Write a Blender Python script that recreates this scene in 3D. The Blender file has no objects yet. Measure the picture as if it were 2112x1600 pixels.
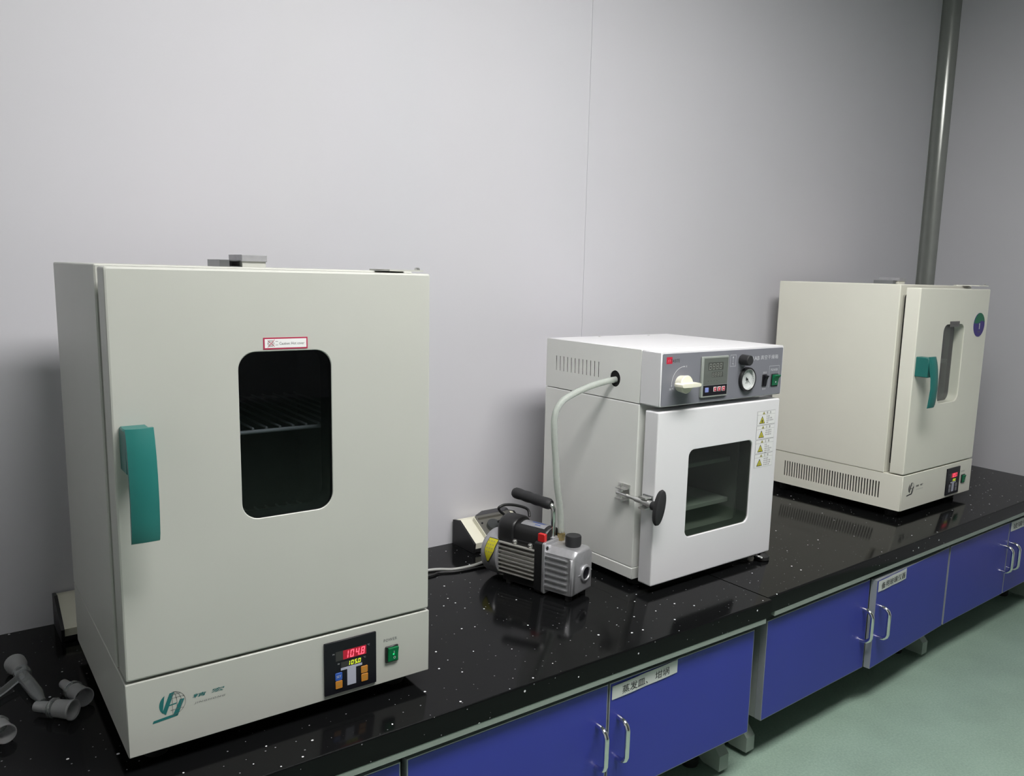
import bpy, bmesh, math, random
from mathutils import Vector, Matrix
from mathutils.geometry import tessellate_polygon
random.seed(7)
S = bpy.context.scene
COL = S.collection

# ------------------------------------------------------------------ camera
cam_d = bpy.data.cameras.new('camera')
cam = bpy.data.objects.new('camera', cam_d); COL.objects.link(cam); S.camera = cam
_yaw, _pit, _rol = -0.6565, -0.1573, 0.0275
_f = Vector((-math.sin(_yaw)*math.cos(_pit), math.cos(_yaw)*math.cos(_pit), math.sin(_pit)))
_r = Vector((math.cos(_yaw), math.sin(_yaw), 0)); _u = _r.cross(_f)
_r2 = _r*math.cos(_rol) + _u*math.sin(_rol); _u2 = -_r*math.sin(_rol) + _u*math.cos(_rol)
cam.matrix_world = Matrix(((_r2.x, _u2.x, -_f.x, 0.4244), (_r2.y, _u2.y, -_f.y, -1.8585),
                           (_r2.z, _u2.z, -_f.z, 1.1781), (0, 0, 0, 1)))
cam_d.sensor_width = 36; cam_d.sensor_fit = 'HORIZONTAL'
cam_d.lens = 1701.96/2112*36
cam_d.shift_x = -65.2/2112; cam_d.shift_y = 33.04/2112
cam_d.clip_start = 0.02; cam_d.clip_end = 50

# ------------------------------------------------------------------ world, light, exposure
W = bpy.data.worlds.new('world'); S.world = W; W.use_nodes = True
W.node_tree.nodes['Background'].inputs[0].default_value = (0.02, 0.02, 0.022, 1)
W.node_tree.nodes['Background'].inputs[1].default_value = 1.0
LAMPS = ((1.04, -1.50), (1.88, -1.50))   # two ceiling panels over the aisle in front of the bench
LAMP_POWER = 29.0               # emission of its diffuser
S.view_settings.view_transform = 'Standard'; S.view_settings.look = 'None'
S.view_settings.exposure = 0.0; S.view_settings.gamma = 1.0
S.view_settings.use_curve_mapping = False

# ------------------------------------------------------------------ materials
def srgb(c):
    return tuple(x/12.92 if x <= .04045 else ((x+.055)/1.055)**2.4 for x in [v/255 for v in c])
MATS = {}
def mat(name, rgb, rough=.5, metal=0., var=.03, vscale=30., bump=0., bscale=200., emit=None, estr=0., spec=.5, trans=0., ior=1.45, coat=0.):
    m = bpy.data.materials.new(name); m.use_nodes = True
    nt = m.node_tree; b = nt.nodes['Principled BSDF']
    b.inputs['Roughness'].default_value = rough; b.inputs['Metallic'].default_value = metal
    b.inputs['Specular IOR Level'].default_value = spec; b.inputs['IOR'].default_value = ior
    b.inputs['Transmission Weight'].default_value = trans; b.inputs['Coat Weight'].default_value = coat
    tc = nt.nodes.new('ShaderNodeTexCoord')
    if var > 0:
        n = nt.nodes.new('ShaderNodeTexNoise'); n.inputs['Scale'].default_value = vscale; n.inputs['Detail'].default_value = 4
        nt.links.new(tc.outputs['Object'], n.inputs['Vector'])
        r = nt.nodes.new('ShaderNodeValToRGB')
        r.color_ramp.elements[0].position = .3; r.color_ramp.elements[1].position = .7
        r.color_ramp.elements[0].color = tuple(max(0, c*(1-var)) for c in rgb)+(1,)
        r.color_ramp.elements[1].color = tuple(min(1, c*(1+var)) for c in rgb)+(1,)
        nt.links.new(n.outputs['Fac'], r.inputs['Fac']); nt.links.new(r.outputs['Color'], b.inputs['Base Color'])
    else:
        b.inputs['Base Color'].default_value = tuple(rgb)+(1,)
    if bump > 0:
        n2 = nt.nodes.new('ShaderNodeTexNoise'); n2.inputs['Scale'].default_value = bscale; n2.inputs['Detail'].default_value = 2
        nt.links.new(tc.outputs['Object'], n2.inputs['Vector'])
        bp = nt.nodes.new('ShaderNodeBump'); bp.inputs['Strength'].default_value = bump; bp.inputs['Distance'].default_value = .001
        nt.links.new(n2.outputs['Fac'], bp.inputs['Height']); nt.links.new(bp.outputs['Normal'], b.inputs['Normal'])
    if emit:
        b.inputs['Emission Color'].default_value = tuple(emit)+(1,); b.inputs['Emission Strength'].default_value = estr
    MATS[name] = m
    return m

def pane_mat(name, tint, ior=1.45, rough=.02):
    """thin tinted glass: tinted see-through plus a Fresnel reflection"""
    m = bpy.data.materials.new(name); m.use_nodes = True
    nt = m.node_tree; nt.nodes.remove(nt.nodes['Principled BSDF'])
    out = nt.nodes['Material Output']
    t = nt.nodes.new('ShaderNodeBsdfTransparent'); t.inputs[0].default_value = tuple(tint)+(1,)
    g = nt.nodes.new('ShaderNodeBsdfGlossy'); g.inputs['Roughness'].default_value = rough
    # Schlick reflectance, the same from both faces of the thin pane
    lw = nt.nodes.new('ShaderNodeLayerWeight'); lw.inputs[0].default_value = .5
    pw = nt.nodes.new('ShaderNodeMath'); pw.operation = 'POWER'; pw.inputs[1].default_value = 5
    f0 = ((ior-1)/(ior+1))**2
    ma = nt.nodes.new('ShaderNodeMath'); ma.operation = 'MULTIPLY_ADD'; ma.inputs[1].default_value = 1-f0; ma.inputs[2].default_value = f0
    nt.links.new(lw.outputs['Facing'], pw.inputs[0]); nt.links.new(pw.outputs[0], ma.inputs[0])
    mx = nt.nodes.new('ShaderNodeMixShader')
    nt.links.new(ma.outputs[0], mx.inputs[0]); nt.links.new(t.outputs[0], mx.inputs[1]); nt.links.new(g.outputs[0], mx.inputs[2])
    nt.links.new(mx.outputs[0], out.inputs['Surface'])
    MATS[name] = m
    return m

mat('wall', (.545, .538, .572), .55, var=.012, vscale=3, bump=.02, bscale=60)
mat('wall_right', (.50, .495, .525), .55, var=.012, vscale=3, bump=.02, bscale=60)  # back wall's colour, darkened to stand in for the dimmer light on this side
mat('wall_left', (.74, .74, .75), .6, var=.01, vscale=3)
mat('ceiling', (.50, .50, .50), .8)
mat('wall_far', (.33, .34, .36), .7, var=.03, vscale=2)
mat('cove', (.27, .28, .265), .20, .35, var=.03)
mat('joint', (.62, .62, .655), .5)
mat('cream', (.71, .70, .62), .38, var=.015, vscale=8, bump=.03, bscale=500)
mat('cream_grey', (.45, .454, .421), .38, var=.015, vscale=8, bump=.03, bscale=500)  # own greyer cream, darkened to stand in for weaker light on its front
mat('cream_dark', (.20, .20, .18), .6)
mat('white', (.69, .685, .705), .35, var=.01, vscale=8, bump=.02, bscale=500)
mat('offwhite', (.77, .775, .75), .4, var=.012, vscale=8, bump=.02, bscale=500)
mat('panel_grey', (.175, .178, .205), .45, var=.01)
mat('panel_lite', (.27, .29, .27), .45, var=.01)
mat('screen_grey', (.105, .115, .105), .25, var=.01)
mat('black', (.012, .012, .013), .4, var=.05)
mat('black_soft', (.018, .018, .02), .6, var=.05, bump=.1, bscale=400)
mat('black_gloss', (.007, .0065, .010), .32, var=.02, spec=.3)
mat('slot_shade', (.004, .004, .004), .9, var=0)
mat('steel', (.72, .72, .70), .33, 1., var=.05)
mat('steel_dim', (.30, .31, .32), .35, 1., var=.05)
mat('chrome', (.75, .75, .74), .08, 1., var=.01)
mat('cast_alu', (.46, .46, .48), .42, .7, var=.06, vscale=80, bump=.05, bscale=600)
mat('alu_fin', (.50, .49, .46), .45, .55, var=.06, vscale=60)
mat('brass', (.42, .33, .16), .35, .9)
mat('teal', (.015, .135, .122), .38, var=.04, vscale=20)
mat('teal_ink', (.012, .135, .135), .6, var=0)
mat('ink', (.02, .022, .024), .7, var=0)
mat('grey_ink', (.12, .12, .125), .7, var=0)
mat('white_ink', (.55, .55, .58), .6, var=0)
mat('paper', (.56, .58, .56), .7, var=.03, vscale=20)
mat('paper_white', (.72, .72, .72), .6, var=.01)
mat('red_ink', (.38, .015, .06), .6, var=0)
mat('logo_red', (.50, .012, .04), .5, var=0)
mat('pink_ink', (.55, .20, .24), .6, var=0)
mat('yellow_ink', (.50, .46, .02), .55, var=.03)
mat('olive_ink', (.30, .28, .09), .6, var=0)
mat('blue', (.029, .038, .305), .42, var=.03, vscale=6, bump=.02, bscale=300)
mat('edge_grey', (.30, .32, .34), .45, .3, var=.03)
mat('frame_green', (.235, .275, .245), .45, var=.03)
mat('cab_side', (.22, .24, .235), .5, var=.03)
mat('btn_orange', (.50, .20, .025), .45, var=.02)
mat('btn_blue', (.03, .10, .42), .45, var=.02)
mat('btn_lilac', (.22, .27, .60), .45, var=.02)
mat('btn_red', (.45, .03, .06), .45, var=.02)
mat('name_t', (.40, .41, .50), .4, var=.01)
mat('green_lens', (.005, .09, .035), .25, var=.02, emit=(.0, .45, .12), estr=.10)
mat('green_lamp', (.01, .3, .1), .3, var=0, emit=(.02, 1., .3), estr=.7)
mat('green_dull', (.006, .12, .055), .3, var=.02, emit=(0, .4, .12), estr=.05)
mat('led_red', (.3, .02, .03), .4, var=0, emit=(1., .10, .16), estr=1.5)
mat('led_glow', (.18, .004, .012), .3, var=0, emit=(.75, .01, .05), estr=.28)
mat('led_yellow', (.3, .3, .01), .4, var=0, emit=(.75, .95, .03), estr=1.1)
mat('led_off', (.035, .033, .033), .3, var=.02)
mat('lcd_off', (.035, .038, .033), .3, var=.02)
mat('lcd_seg', (.26, .27, .25), .4, var=0)
mat('red_plastic', (.55, .02, .02), .35, var=.02)
mat('ivory', (.74, .72, .60), .35, var=.015)
mat('rubber', (.012, .012, .012), .7, var=.05)
mat('wire_grey', (.35, .35, .34), .5)
mat('sticker_green', (.008, .14, .07), .5, var=.02)
mat('sticker_purple', (.045, .03, .19), .5, var=.02)
mat('metal_tag', (.16, .155, .15), .35, .6, var=.05)
mat('dial', (.62, .64, .64), .5, var=.01)
mat('lamp', (.8, .8, .8), .5, var=0, emit=(1., .985, .96), estr=LAMP_POWER)
mat('chamber', (.34, .35, .36), .5, .0, var=.05)
mat('chamber_b', (.42, .44, .41), .55, 0., var=.05)
mat('shelf_alu', (.86, .89, .87), .5, 0., var=.02)
mat('glass_frost', (.60, .605, .61), .36, var=.05, vscale=60, trans=.72, ior=1.4)
mat('glass_clear', (.80, .83, .83), .06, var=.01, trans=.93, ior=1.45)
mat('hose', (.64, .68, .64), .25, var=.04, vscale=120, trans=.55, ior=1.3, bump=.25, bscale=700)
pane_mat('pane_dark', (.56, .58, .60), 1.6)
pane_mat('pane_clear', (.97, .98, .97), 1.3)
pane_mat('pane_green', (.575, .605, .575), 1.5)
pane_mat('pane_smoke', (.42, .42, .44), rough=.12)

def counter_mat():
    m = bpy.data.materials.new('counter'); m.use_nodes = True
    nt = m.node_tree; b = nt.nodes['Principled BSDF']
    tc = nt.nodes.new('ShaderNodeTexCoord')
    sp = nt.nodes.new('ShaderNodeSeparateXYZ'); nt.links.new(tc.outputs['Object'], sp.inputs[0])
    yz = nt.nodes.new('ShaderNodeMath'); nt.links.new(sp.outputs[1], yz.inputs[0]); nt.links.new(sp.outputs[2], yz.inputs[1])
    uv = nt.nodes.new('ShaderNodeCombineXYZ'); nt.links.new(sp.outputs[0], uv.inputs[0]); nt.links.new(yz.outputs[0], uv.inputs[1])
    def specks(scale, keep, size):
        v = nt.nodes.new('ShaderNodeTexVoronoi'); v.inputs['Scale'].default_value = scale
        v.voronoi_dimensions = '2D'; nt.links.new(uv.outputs[0], v.inputs['Vector'])
        sep = nt.nodes.new('ShaderNodeSeparateColor'); nt.links.new(v.outputs['Color'], sep.inputs[0])
        sz = nt.nodes.new('ShaderNodeMath'); sz.operation = 'MULTIPLY'; sz.inputs[1].default_value = size
        nt.links.new(sep.outputs[1], sz.inputs[0])
        lt = nt.nodes.new('ShaderNodeMath'); lt.operation = 'LESS_THAN'
        nt.links.new(v.outputs['Distance'], lt.inputs[0]); nt.links.new(sz.outputs[0], lt.inputs[1])
        k = nt.nodes.new('ShaderNodeMath'); k.operation = 'LESS_THAN'; k.inputs[1].default_value = keep
        nt.links.new(sep.outputs[0], k.inputs[0])
        mu = nt.nodes.new('ShaderNodeMath'); mu.operation = 'MULTIPLY'
        nt.links.new(lt.outputs[0], mu.inputs[0]); nt.links.new(k.outputs[0], mu.inputs[1])
        return mu
    a = specks(32, .19, .075); c = specks(62, .20, .085)
    ca = nt.nodes.new('ShaderNodeMixRGB'); ca.inputs[1].default_value = (.004, .0042, .0045, 1); ca.inputs[2].default_value = (.16, .16, .17, 1)
    nt.links.new(c.outputs[0], ca.inputs[0])
    cb = nt.nodes.new('ShaderNodeMixRGB'); cb.inputs[2].default_value = (.62, .62, .64, 1)
    nt.links.new(a.outputs[0], cb.inputs[0]); nt.links.new(ca.outputs[0], cb.inputs[1])
    nt.links.new(cb.outputs[0], b.inputs['Base Color'])
    b.inputs['Roughness'].default_value = .11; b.inputs['Specular IOR Level'].default_value = .15
    MATS['counter'] = m
counter_mat()

def floor_mat():
    m = bpy.data.materials.new('floor'); m.use_nodes = True
    nt = m.node_tree; b = nt.nodes['Principled BSDF']
    tc = nt.nodes.new('ShaderNodeTexCoord')
    n = nt.nodes.new('ShaderNodeTexNoise'); n.inputs['Scale'].default_value = 170; n.inputs['Detail'].default_value = 6
    n2 = nt.nodes.new('ShaderNodeTexNoise'); n2.inputs['Scale'].default_value = 7; n2.inputs['Detail'].default_value = 3
    nt.links.new(tc.outputs['Object'], n.inputs['Vector']); nt.links.new(tc.outputs['Object'], n2.inputs['Vector'])
    r = nt.nodes.new('ShaderNodeValToRGB')
    r.color_ramp.elements[0].position = .35; r.color_ramp.elements[0].color = (.215, .31, .25, 1)
    r.color_ramp.elements[1].position = .68; r.color_ramp.elements[1].color = (.275, .365, .30, 1)
    r2 = nt.nodes.new('ShaderNodeValToRGB')
    r2.color_ramp.elements[0].position = .3; r2.color_ramp.elements[0].color = (.90, .90, .90, 1)
    r2.color_ramp.elements[1].position = .7; r2.color_ramp.elements[1].color = (1.05, 1.05, 1.05, 1)
    mx = nt.nodes.new('ShaderNodeMixRGB'); mx.blend_type = 'MULTIPLY'; mx.inputs[0].default_value = 1
    nt.links.new(n.outputs['Fac'], r.inputs[0]); nt.links.new(n2.outputs['Fac'], r2.inputs[0])
    nt.links.new(r.outputs[0], mx.inputs[1]); nt.links.new(r2.outputs[0], mx.inputs[2])
    nt.links.new(mx.outputs[0], b.inputs['Base Color']); b.inputs['Roughness'].default_value = .5
    MATS['floor'] = m
floor_mat()

# ------------------------------------------------------------------ mesh helpers
class MB:
    def __init__(s): s.v = []; s.f = []; s.m = []; s.mats = []
    def mi(s, m):
        if m not in s.mats: s.mats.append(m)
        return s.mats.index(m)
    def add(s, vs, fs, m):
        o = len(s.v); k = s.mi(m)
        s.v += [tuple(v) for v in vs]; s.f += [tuple(i+o for i in f) for f in fs]; s.m += [k]*len(fs)
        return s
    # loops: lists of 3D points of equal length -> quads; caps optional
    def loft(s, loops, m, cap0=True, cap1=True, flip=False):
        n = len(loops[0]); vs = [p for l in loops for p in l]; fs = []
        for a in range(len(loops)-1):
            for i in range(n):
                j = (i+1) % n; q = (a*n+i, a*n+j, (a+1)*n+j, (a+1)*n+i)
                fs.append(q)
        if cap0: fs.append(tuple(range(n))[::-1])
        if cap1: fs.append(tuple((len(loops)-1)*n+i for i in range(n)))
        if flip: fs = [f[::-1] for f in fs]
        return s.add(vs, fs, m)
    def box(s, x0, x1, y0, y1, z0, z1, m, r=0., c=0., n=3, axis='y'):
        """box; r rounds the corners across `axis`, c chamfers the two ends along `axis`"""
        if 0 < r <= .004: n = 1            # small radii become one crisp chamfer
        if axis == 'y':
            A, Bq, lo, hi = (x0, x1), (z0, z1), y0, y1; P = lambda a, b, t: (a, t, b)
        elif axis == 'x':
            A, Bq, lo, hi = (y0, y1), (z0, z1), x0, x1; P = lambda a, b, t: (t, a, b)
        else:
            A, Bq, lo, hi = (x0, x1), (y0, y1), z0, z1; P = lambda a, b, t: (a, b, t)
        def loop(t, k): return [P(a, b, t) for a, b in rrect(A[0]+k, A[1]-k, Bq[0]+k, Bq[1]-k, max(r-k, .0), n if r > 0 else 0)]
        ls = [loop(lo, c), loop(lo+c, 0), loop(hi-c, 0), loop(hi, c)] if c > 0 else [loop(lo, 0), loop(hi, 0)]
        return s.loft(ls, m)
    def cyl(s, p0, p1, r0, r1, m, n=20, cap=True):
        p0, p1 = Vector(p0), Vector(p1); d = (p1-p0).normalized()
        a = d.orthogonal().normalized(); b = d.cross(a)
        L = lambda p, r: [p+a*math.cos(t)*r+b*math.sin(t)*r for t in [2*math.pi*i/n for i in range(n)]]
        return s.loft([L(p0, r0), L(p1, r1)], m, cap, cap)
    def lathe(s, p0, p1, prof, m, n=24, cap0=True, cap1=True):
        """prof: (t along p0->p1 in metres, radius)"""
        p0, p1 = Vector(p0), Vector(p1); d = (p1-p0).normalized()
        a = d.orthogonal().normalized(); b = d.cross(a)
        ls = [[p0+d*t+a*math.cos(w)*r+b*math.sin(w)*r for w in [2*math.pi*i/n for i in range(n)]] for t, r in prof]
        return s.loft(ls, m, cap0, cap1)
    def tube(s, pts, r, m, n=12, cap=True):
        pts = [Vector(p) for p in pts]; ls = []; up = None
        rr = r if hasattr(r, '__len__') else [r]*len(pts)
        for i, p in enumerate(pts):
            d = (pts[min(i+1, len(pts)-1)]-pts[max(i-1, 0)]).normalized()
            if up is None: up = d.orthogonal().normalized()
            up = (up-d*up.dot(d)).normalized(); b = d.cross(up)
            ls.append([p+up*math.cos(w)*rr[i]+b*math.sin(w)*rr[i] for w in [2*math.pi*k/n for k in range(n)]])
        return s.loft(ls, m, cap, cap)
    def plate(s, outer, holes, P, t0, t1, m):
        """flat plate with holes: outer/holes 2D loops, P(a,b,t) -> 3D, between t0 and t1"""
        polys = [[Vector((a, b, 0)) for a, b in outer]]+[[Vector((a, b, 0)) for a, b in h] for h in holes]
        tris = tessellate_polygon(polys); flat = [p for l in polys for p in l]
        for t in (t0, t1): s.add([P(p.x, p.y, t) for p in flat], [tuple(q) for q in tris], m)
        for l in polys:
            n = len(l)
            s.add([P(p.x, p.y, t0) for p in l]+[P(p.x, p.y, t1) for p in l], [(i, (i+1) % n, n+(i+1) % n, n+i) for i in range(n)], m)
        return s
    def prism(s, poly, P, t0, t1, m):
        n = len(poly)
        return s.loft([[P(a, b, t0) for a, b in poly], [P(a, b, t1) for a, b in poly]], m)
    def poly(s, pts, P, t, m):
        return s.add([P(a, b, t) for a, b in pts], [tuple(range(len(pts)))], m)

FR = lambda a, b, t: (a, t, b)          # front plane: a=x, b=z, t=y
SD = lambda a, b, t: (t, a, b)          # side plane: a=y, b=z, t=x
TP = lambda a, b, t: (a, b, t)          # top plane

def rrect(x0, x1, z0, z1, r, n=6):
    if r <= 0 or n == 0:
        if n == 0: return [(x0, z0), (x1, z0), (x1, z1), (x0, z1)]
        r = 1e-6
    out = []
    for cx, cz, a0 in ((x1-r, z0+r, -90), (x1-r, z1-r, 0), (x0+r, z1-r, 90), (x0+r, z0+r, 180)):
        for i in range(n+1):
            a = math.radians(a0+90*i/n); out.append((cx+r*math.cos(a), cz+r*math.sin(a)))
    return out
def circ(cx, cz, r, n=24, rz=None): return [(cx+r*math.cos(2*math.pi*i/n), cz+(rz or r)*math.sin(2*math.pi*i/n)) for i in range(n)]
def spline(pts, k=8):
    pts = [Vector(p) for p in pts]; out = []
    for i in range(len(pts)-1):
        p0, p1, p2, p3 = pts[max(i-1, 0)], pts[i], pts[i+1], pts[min(i+2, len(pts)-1)]
        for j in range(k):
            t = j/k
            out.append(.5*((2*p1)+(p2-p0)*t+(2*p0-5*p1+4*p2-p3)*t*t+(3*p1-p0-3*p2+p3)*t**3))
    return out+[pts[-1]]

def obj(name, mb, parent=None, smooth=True, angle=38):
    me = bpy.data.meshes.new(name); me.from_pydata(mb.v, [], mb.f)
    for m in mb.mats: me.materials.append(MATS[m])
    me.polygons.foreach_set('material_index', mb.m)
    me.update()
    bm = bmesh.new(); bm.from_mesh(me)
    bmesh.ops.remove_doubles(bm, verts=bm.verts, dist=1e-7)
    if len(bm.faces) and any(not e.is_boundary for e in bm.edges): bmesh.ops.recalc_face_normals(bm, faces=bm.faces)
    bm.to_mesh(me); bm.free()
    if smooth:
        me.shade_smooth(); me.set_sharp_from_angle(angle=math.radians(angle))
    o = bpy.data.objects.new(name, me); COL.objects.link(o)
    if parent is not None: o.parent = parent
    return o
def part(name, parent, fn, label=None, angle=38):
    mb = MB(); fn(mb); o = obj(name, mb, parent, angle=angle)
    if label: o['label'] = label
    return o
def thing(name, label, cat, loc=(0, 0, 0), rz=0., group=None):
    o = bpy.data.objects.new(name, None); COL.objects.link(o); o.location = loc; o.rotation_euler = (0, 0, rz)
    o.empty_display_size = .05
    return tag(o, label, cat, group)
def tag(o, label, cat, group=None):
    o['label'] = label; o['category'] = cat
    if group: o['group'] = group
    return o
def struct(o): o['kind'] = 'structure'; return o

_tc = {}
def text2d(body, size=1., bold=0., spacing=1., shear=0.):
    key = (body, bold, spacing, shear)
    if key not in _tc:
        cu = bpy.data.curves.new('text', 'FONT'); cu.body = body; cu.size = 1; cu.space_character = spacing
        cu.resolution_u = 2; cu.offset = bold; cu.shear = shear; cu.fill_mode = 'BOTH'
        ob = bpy.data.objects.new('text', cu); COL.objects.link(ob)
        dg = bpy.context.evaluated_depsgraph_get(); dg.update()
        me = bpy.data.meshes.new_from_object(ob.evaluated_get(dg))
        _tc[key] = ([(v.co.x, v.co.y) for v in me.vertices], [tuple(p.vertices) for p in me.polygons])
        bpy.data.objects.remove(ob); bpy.data.meshes.remove(me); bpy.data.curves.remove(cu)
    return _tc[key]
def text(mb, body, x0, x1, z0, z1, P, t, m, **k):
    """lettering fitted into the rectangle x0..x1, z0..z1 of a plane"""
    vs, fs = text2d(body, **k)
    if not vs: return
    ax0 = min(v[0] for v in vs); ax1 = max(v[0] for v in vs); az0 = min(v[1] for v in vs); az1 = max(v[1] for v in vs)
    mb.add([P(x0+(a-ax0)/(ax1-ax0)*(x1-x0), z0+(b-az0)/(az1-az0)*(z1-z0), t) for a, b in vs], fs, m)
SEG = {'0': 'abcdef', '1': 'bc', '2': 'abged', '3': 'abgcd', '4': 'fgbc', '5': 'afgcd', '6': 'afgedc', '7': 'abc', '8': 'abcdefg', '9': 'abcdfg'}
def digits(mb, txt, x0, z0, h, w, gap, P, t, m, th=.16, slant=.12):
    x = x0; T = th*h*.9
    def q(pts): mb.poly([(x+a+slant*b, z0+b) for a, b in pts], P, t, m)
    for ch in txt:
        if ch == '.':
            x -= gap*.75; q([(0, 0), (T, 0), (T, T), (0, T)]); x += gap*.75; continue
        e = T*.25; mid = h/2
        R = {'a': (e, h-T, w-e, h), 'd': (e, 0, w-e, T), 'g': (e, mid-T/2, w-e, mid+T/2), 'f': (0, mid+e, T, h-e), 'b': (w-T, mid+e, w, h-e), 'e': (0, e, T, mid-e), 'c': (w-T, e, w, mid-e)}
        for s_ in SEG.get(ch, ''):
            a0, b0, a1, b1 = R[s_]; q([(a0, b0), (a1, b0), (a1, b1), (a0, b1)])
        x += w+gap
def copy_part(o, parent, loc=None):
    c = o.copy(); COL.objects.link(c); c.parent = parent
    if loc is not None: c.location = loc
    return c

HC = .446       # bench top height
# ================================================================== the room
XR, RWA = 3.8894, .0458
def wall_x(y): return XR+RWA*y
mb = MB(); mb.box(-.90, 4.2, -6.6, .12, -.05, 0, 'floor'); struct(obj('floor', mb))
mb = MB(); mb.box(-.90, 4.2, -6.6, .12, 2.45, 2.5, 'ceiling'); struct(obj('ceiling', mb))
wb = bpy.data.objects.new('wall_back', None); COL.objects.link(wb); struct(wb)
part('panel_joint', wb, lambda m: m.box(-.85, XR+.1, .002, .05, 0, 2.45, 'joint'))
_e = [-.85, -.41, 1.99, XR+.1]
for i in range(3):
    part('wall_panel', wb, lambda m, i=i: m.box(_e[i]+(.0005 if i else 0), _e[i+1]-.0005, 0, .02, 0, 2.45, 'wall'))
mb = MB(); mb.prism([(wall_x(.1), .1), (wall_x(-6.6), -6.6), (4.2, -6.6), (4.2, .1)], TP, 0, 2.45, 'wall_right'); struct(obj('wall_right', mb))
mb = MB(); mb.box(-.90, -.85, -6.6, .1, 0, 2.45, 'wall_left'); struct(obj('wall_left', mb))
mb = MB(); mb.box(-.90, 4.2, -6.65, -6.6, 0, 2.45, 'wall_far'); struct(obj('wall_front', mb))
# concave aluminium cove in the corner between the two walls
R = .046; cx, cy = wall_x(-R)-R, -R
arc = [(cx+R*math.cos(a), cy+R*math.sin(a)) for a in [math.radians(90*i/14) for i in range(15)]]
pl = [(cx-.008, -.0015)]+[(x-.001, y-.001) for x, y in arc[::-1]]+[(wall_x(-R-.008)-.0015, -R-.008), (wall_x(-R-.008)+.004, -R-.008), (wall_x(0)+.004, .004), (cx-.008, .004)]
mb = MB(); mb.prism(pl, TP, HC+.0, 2.45, 'cove'); o = struct(obj('trim_1', mb)); o['label'] = 'rounded metal strip in the corner of the two walls'
# ceiling lamp
for (lx, ly), lab in zip(LAMPS, ('wide ceiling light panel above the front of the nearest oven', 'wide ceiling light panel above the front of the white oven')):
    lp = thing('ceiling_light', lab, 'light', (lx, ly, 2.45), 0, 'ceiling light panels')
    part('diffuser', lp, lambda m: m.box(-.40, .40, -.27, .27, -.014, -.006, 'lamp'))
    part('lamp_frame', lp, lambda m: m.plate(rrect(-.415, .415, -.30, .30, 0, 0), [rrect(-.40, .40, -.27, .27, 0, 0)], TP, -.016, 0, 'paper_white'))

# ================================================================== benches
def slab_prof(y0, y1, z0, z1, c=.004):      # worktop section (y, z), front edge eased
    out = [(y1, z0), (y1, z1)]
    for i in range(5):
        a = math.radians(90*i/4); out.append((y0+c-c*math.sin(a), z1-c+c*math.cos(a)))
    out.append((y0, z0)); return out
ZB = .405
mb = MB(); mb.prism(slab_prof(-.75, -.003, ZB, HC), SD, -.84, 1.962, 'counter')
tag(obj('worktop', mb, angle=12), 'speckled black stone worktop carrying the nearest oven and the vacuum pump', 'worktop', 'bench worktops')
mb = MB(); xe = 3.862
def f2(x): return -.736+.0353*(x-1.966)
pa = slab_prof(f2(1.966), -.003, ZB, HC); pb = slab_prof(f2(xe), -.003, ZB, HC)
mb.loft([[(1.966, a, b) for a, b in pa], [(xe-(.0 if a > -.3 else .03), a, b) for a, b in pb]], 'counter')
tag(obj('worktop', mb, angle=12), 'speckled black stone worktop beyond the joint, under the farthest oven', 'worktop', 'bench worktops')

def foot_prof():
    return [(-.695, .014), (-.695, .052), (-.655, .094), (-.14, .094), (-.14, .040), (-.60, .040), (-.645, .014)]
def bench_frame(label, loc, rz, feet, x0, x1, off):
    t = thing('bench_frame', label, 'bench frame', loc, rz, 'steel bench frames')
    part('front_rail', t, lambda m: m.box(x0, x1, -.7492+off, -.715+off, .3930, ZB-.0005, 'frame_green'))
    part('back_rail', t, lambda m: m.box(x0, x1, -.10, -.07, .375, ZB-.0005, 'frame_green', r=.002, n=2, axis='x'))
    for fx in feet:
        part('foot', t, lambda m: m.prism([(a+off, b) for a, b in foot_prof()], SD, fx-.016, fx+.016, 'frame_green'))
        part('post', t, lambda m: m.box(fx-.018, fx+.018, -.15, -.09, .03, ZB-.0005, 'frame_green', r=.003, n=2, axis='z'))
        part('top_arm', t, lambda m: m.box(fx-.016, fx+.016, -.70+off, -.10, .36, .387, 'frame_green', r=.002, n=2))
        for yy in (-.635+off, -.17):
            def pad(m):
                m.lathe((fx-.03 if yy < -.4 else fx, yy+(.02 if yy < -.4 else 0), 0), (fx-.03 if yy < -.4 else fx, yy+(.02 if yy < -.4 else 0), 1), [(0, .020), (.006, .022), (.022, .021), (.028, .014), (.06, .008)], 'rubber', n=18)
            part('foot_pad', t, pad)
    return t
bench_frame('pale green steel frame under the near worktop, its foot left of the gap', (0, 0, 0), 0, (1.895, .97, .05), -.70, 1.945, 0)
ROT2 = .0353
bench_frame('pale green steel frame under the far worktop, its foot right of the gap', (1.966, .014, 0), ROT2, (.022, .925, 1.745), .004, 1.86, .0)

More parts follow.
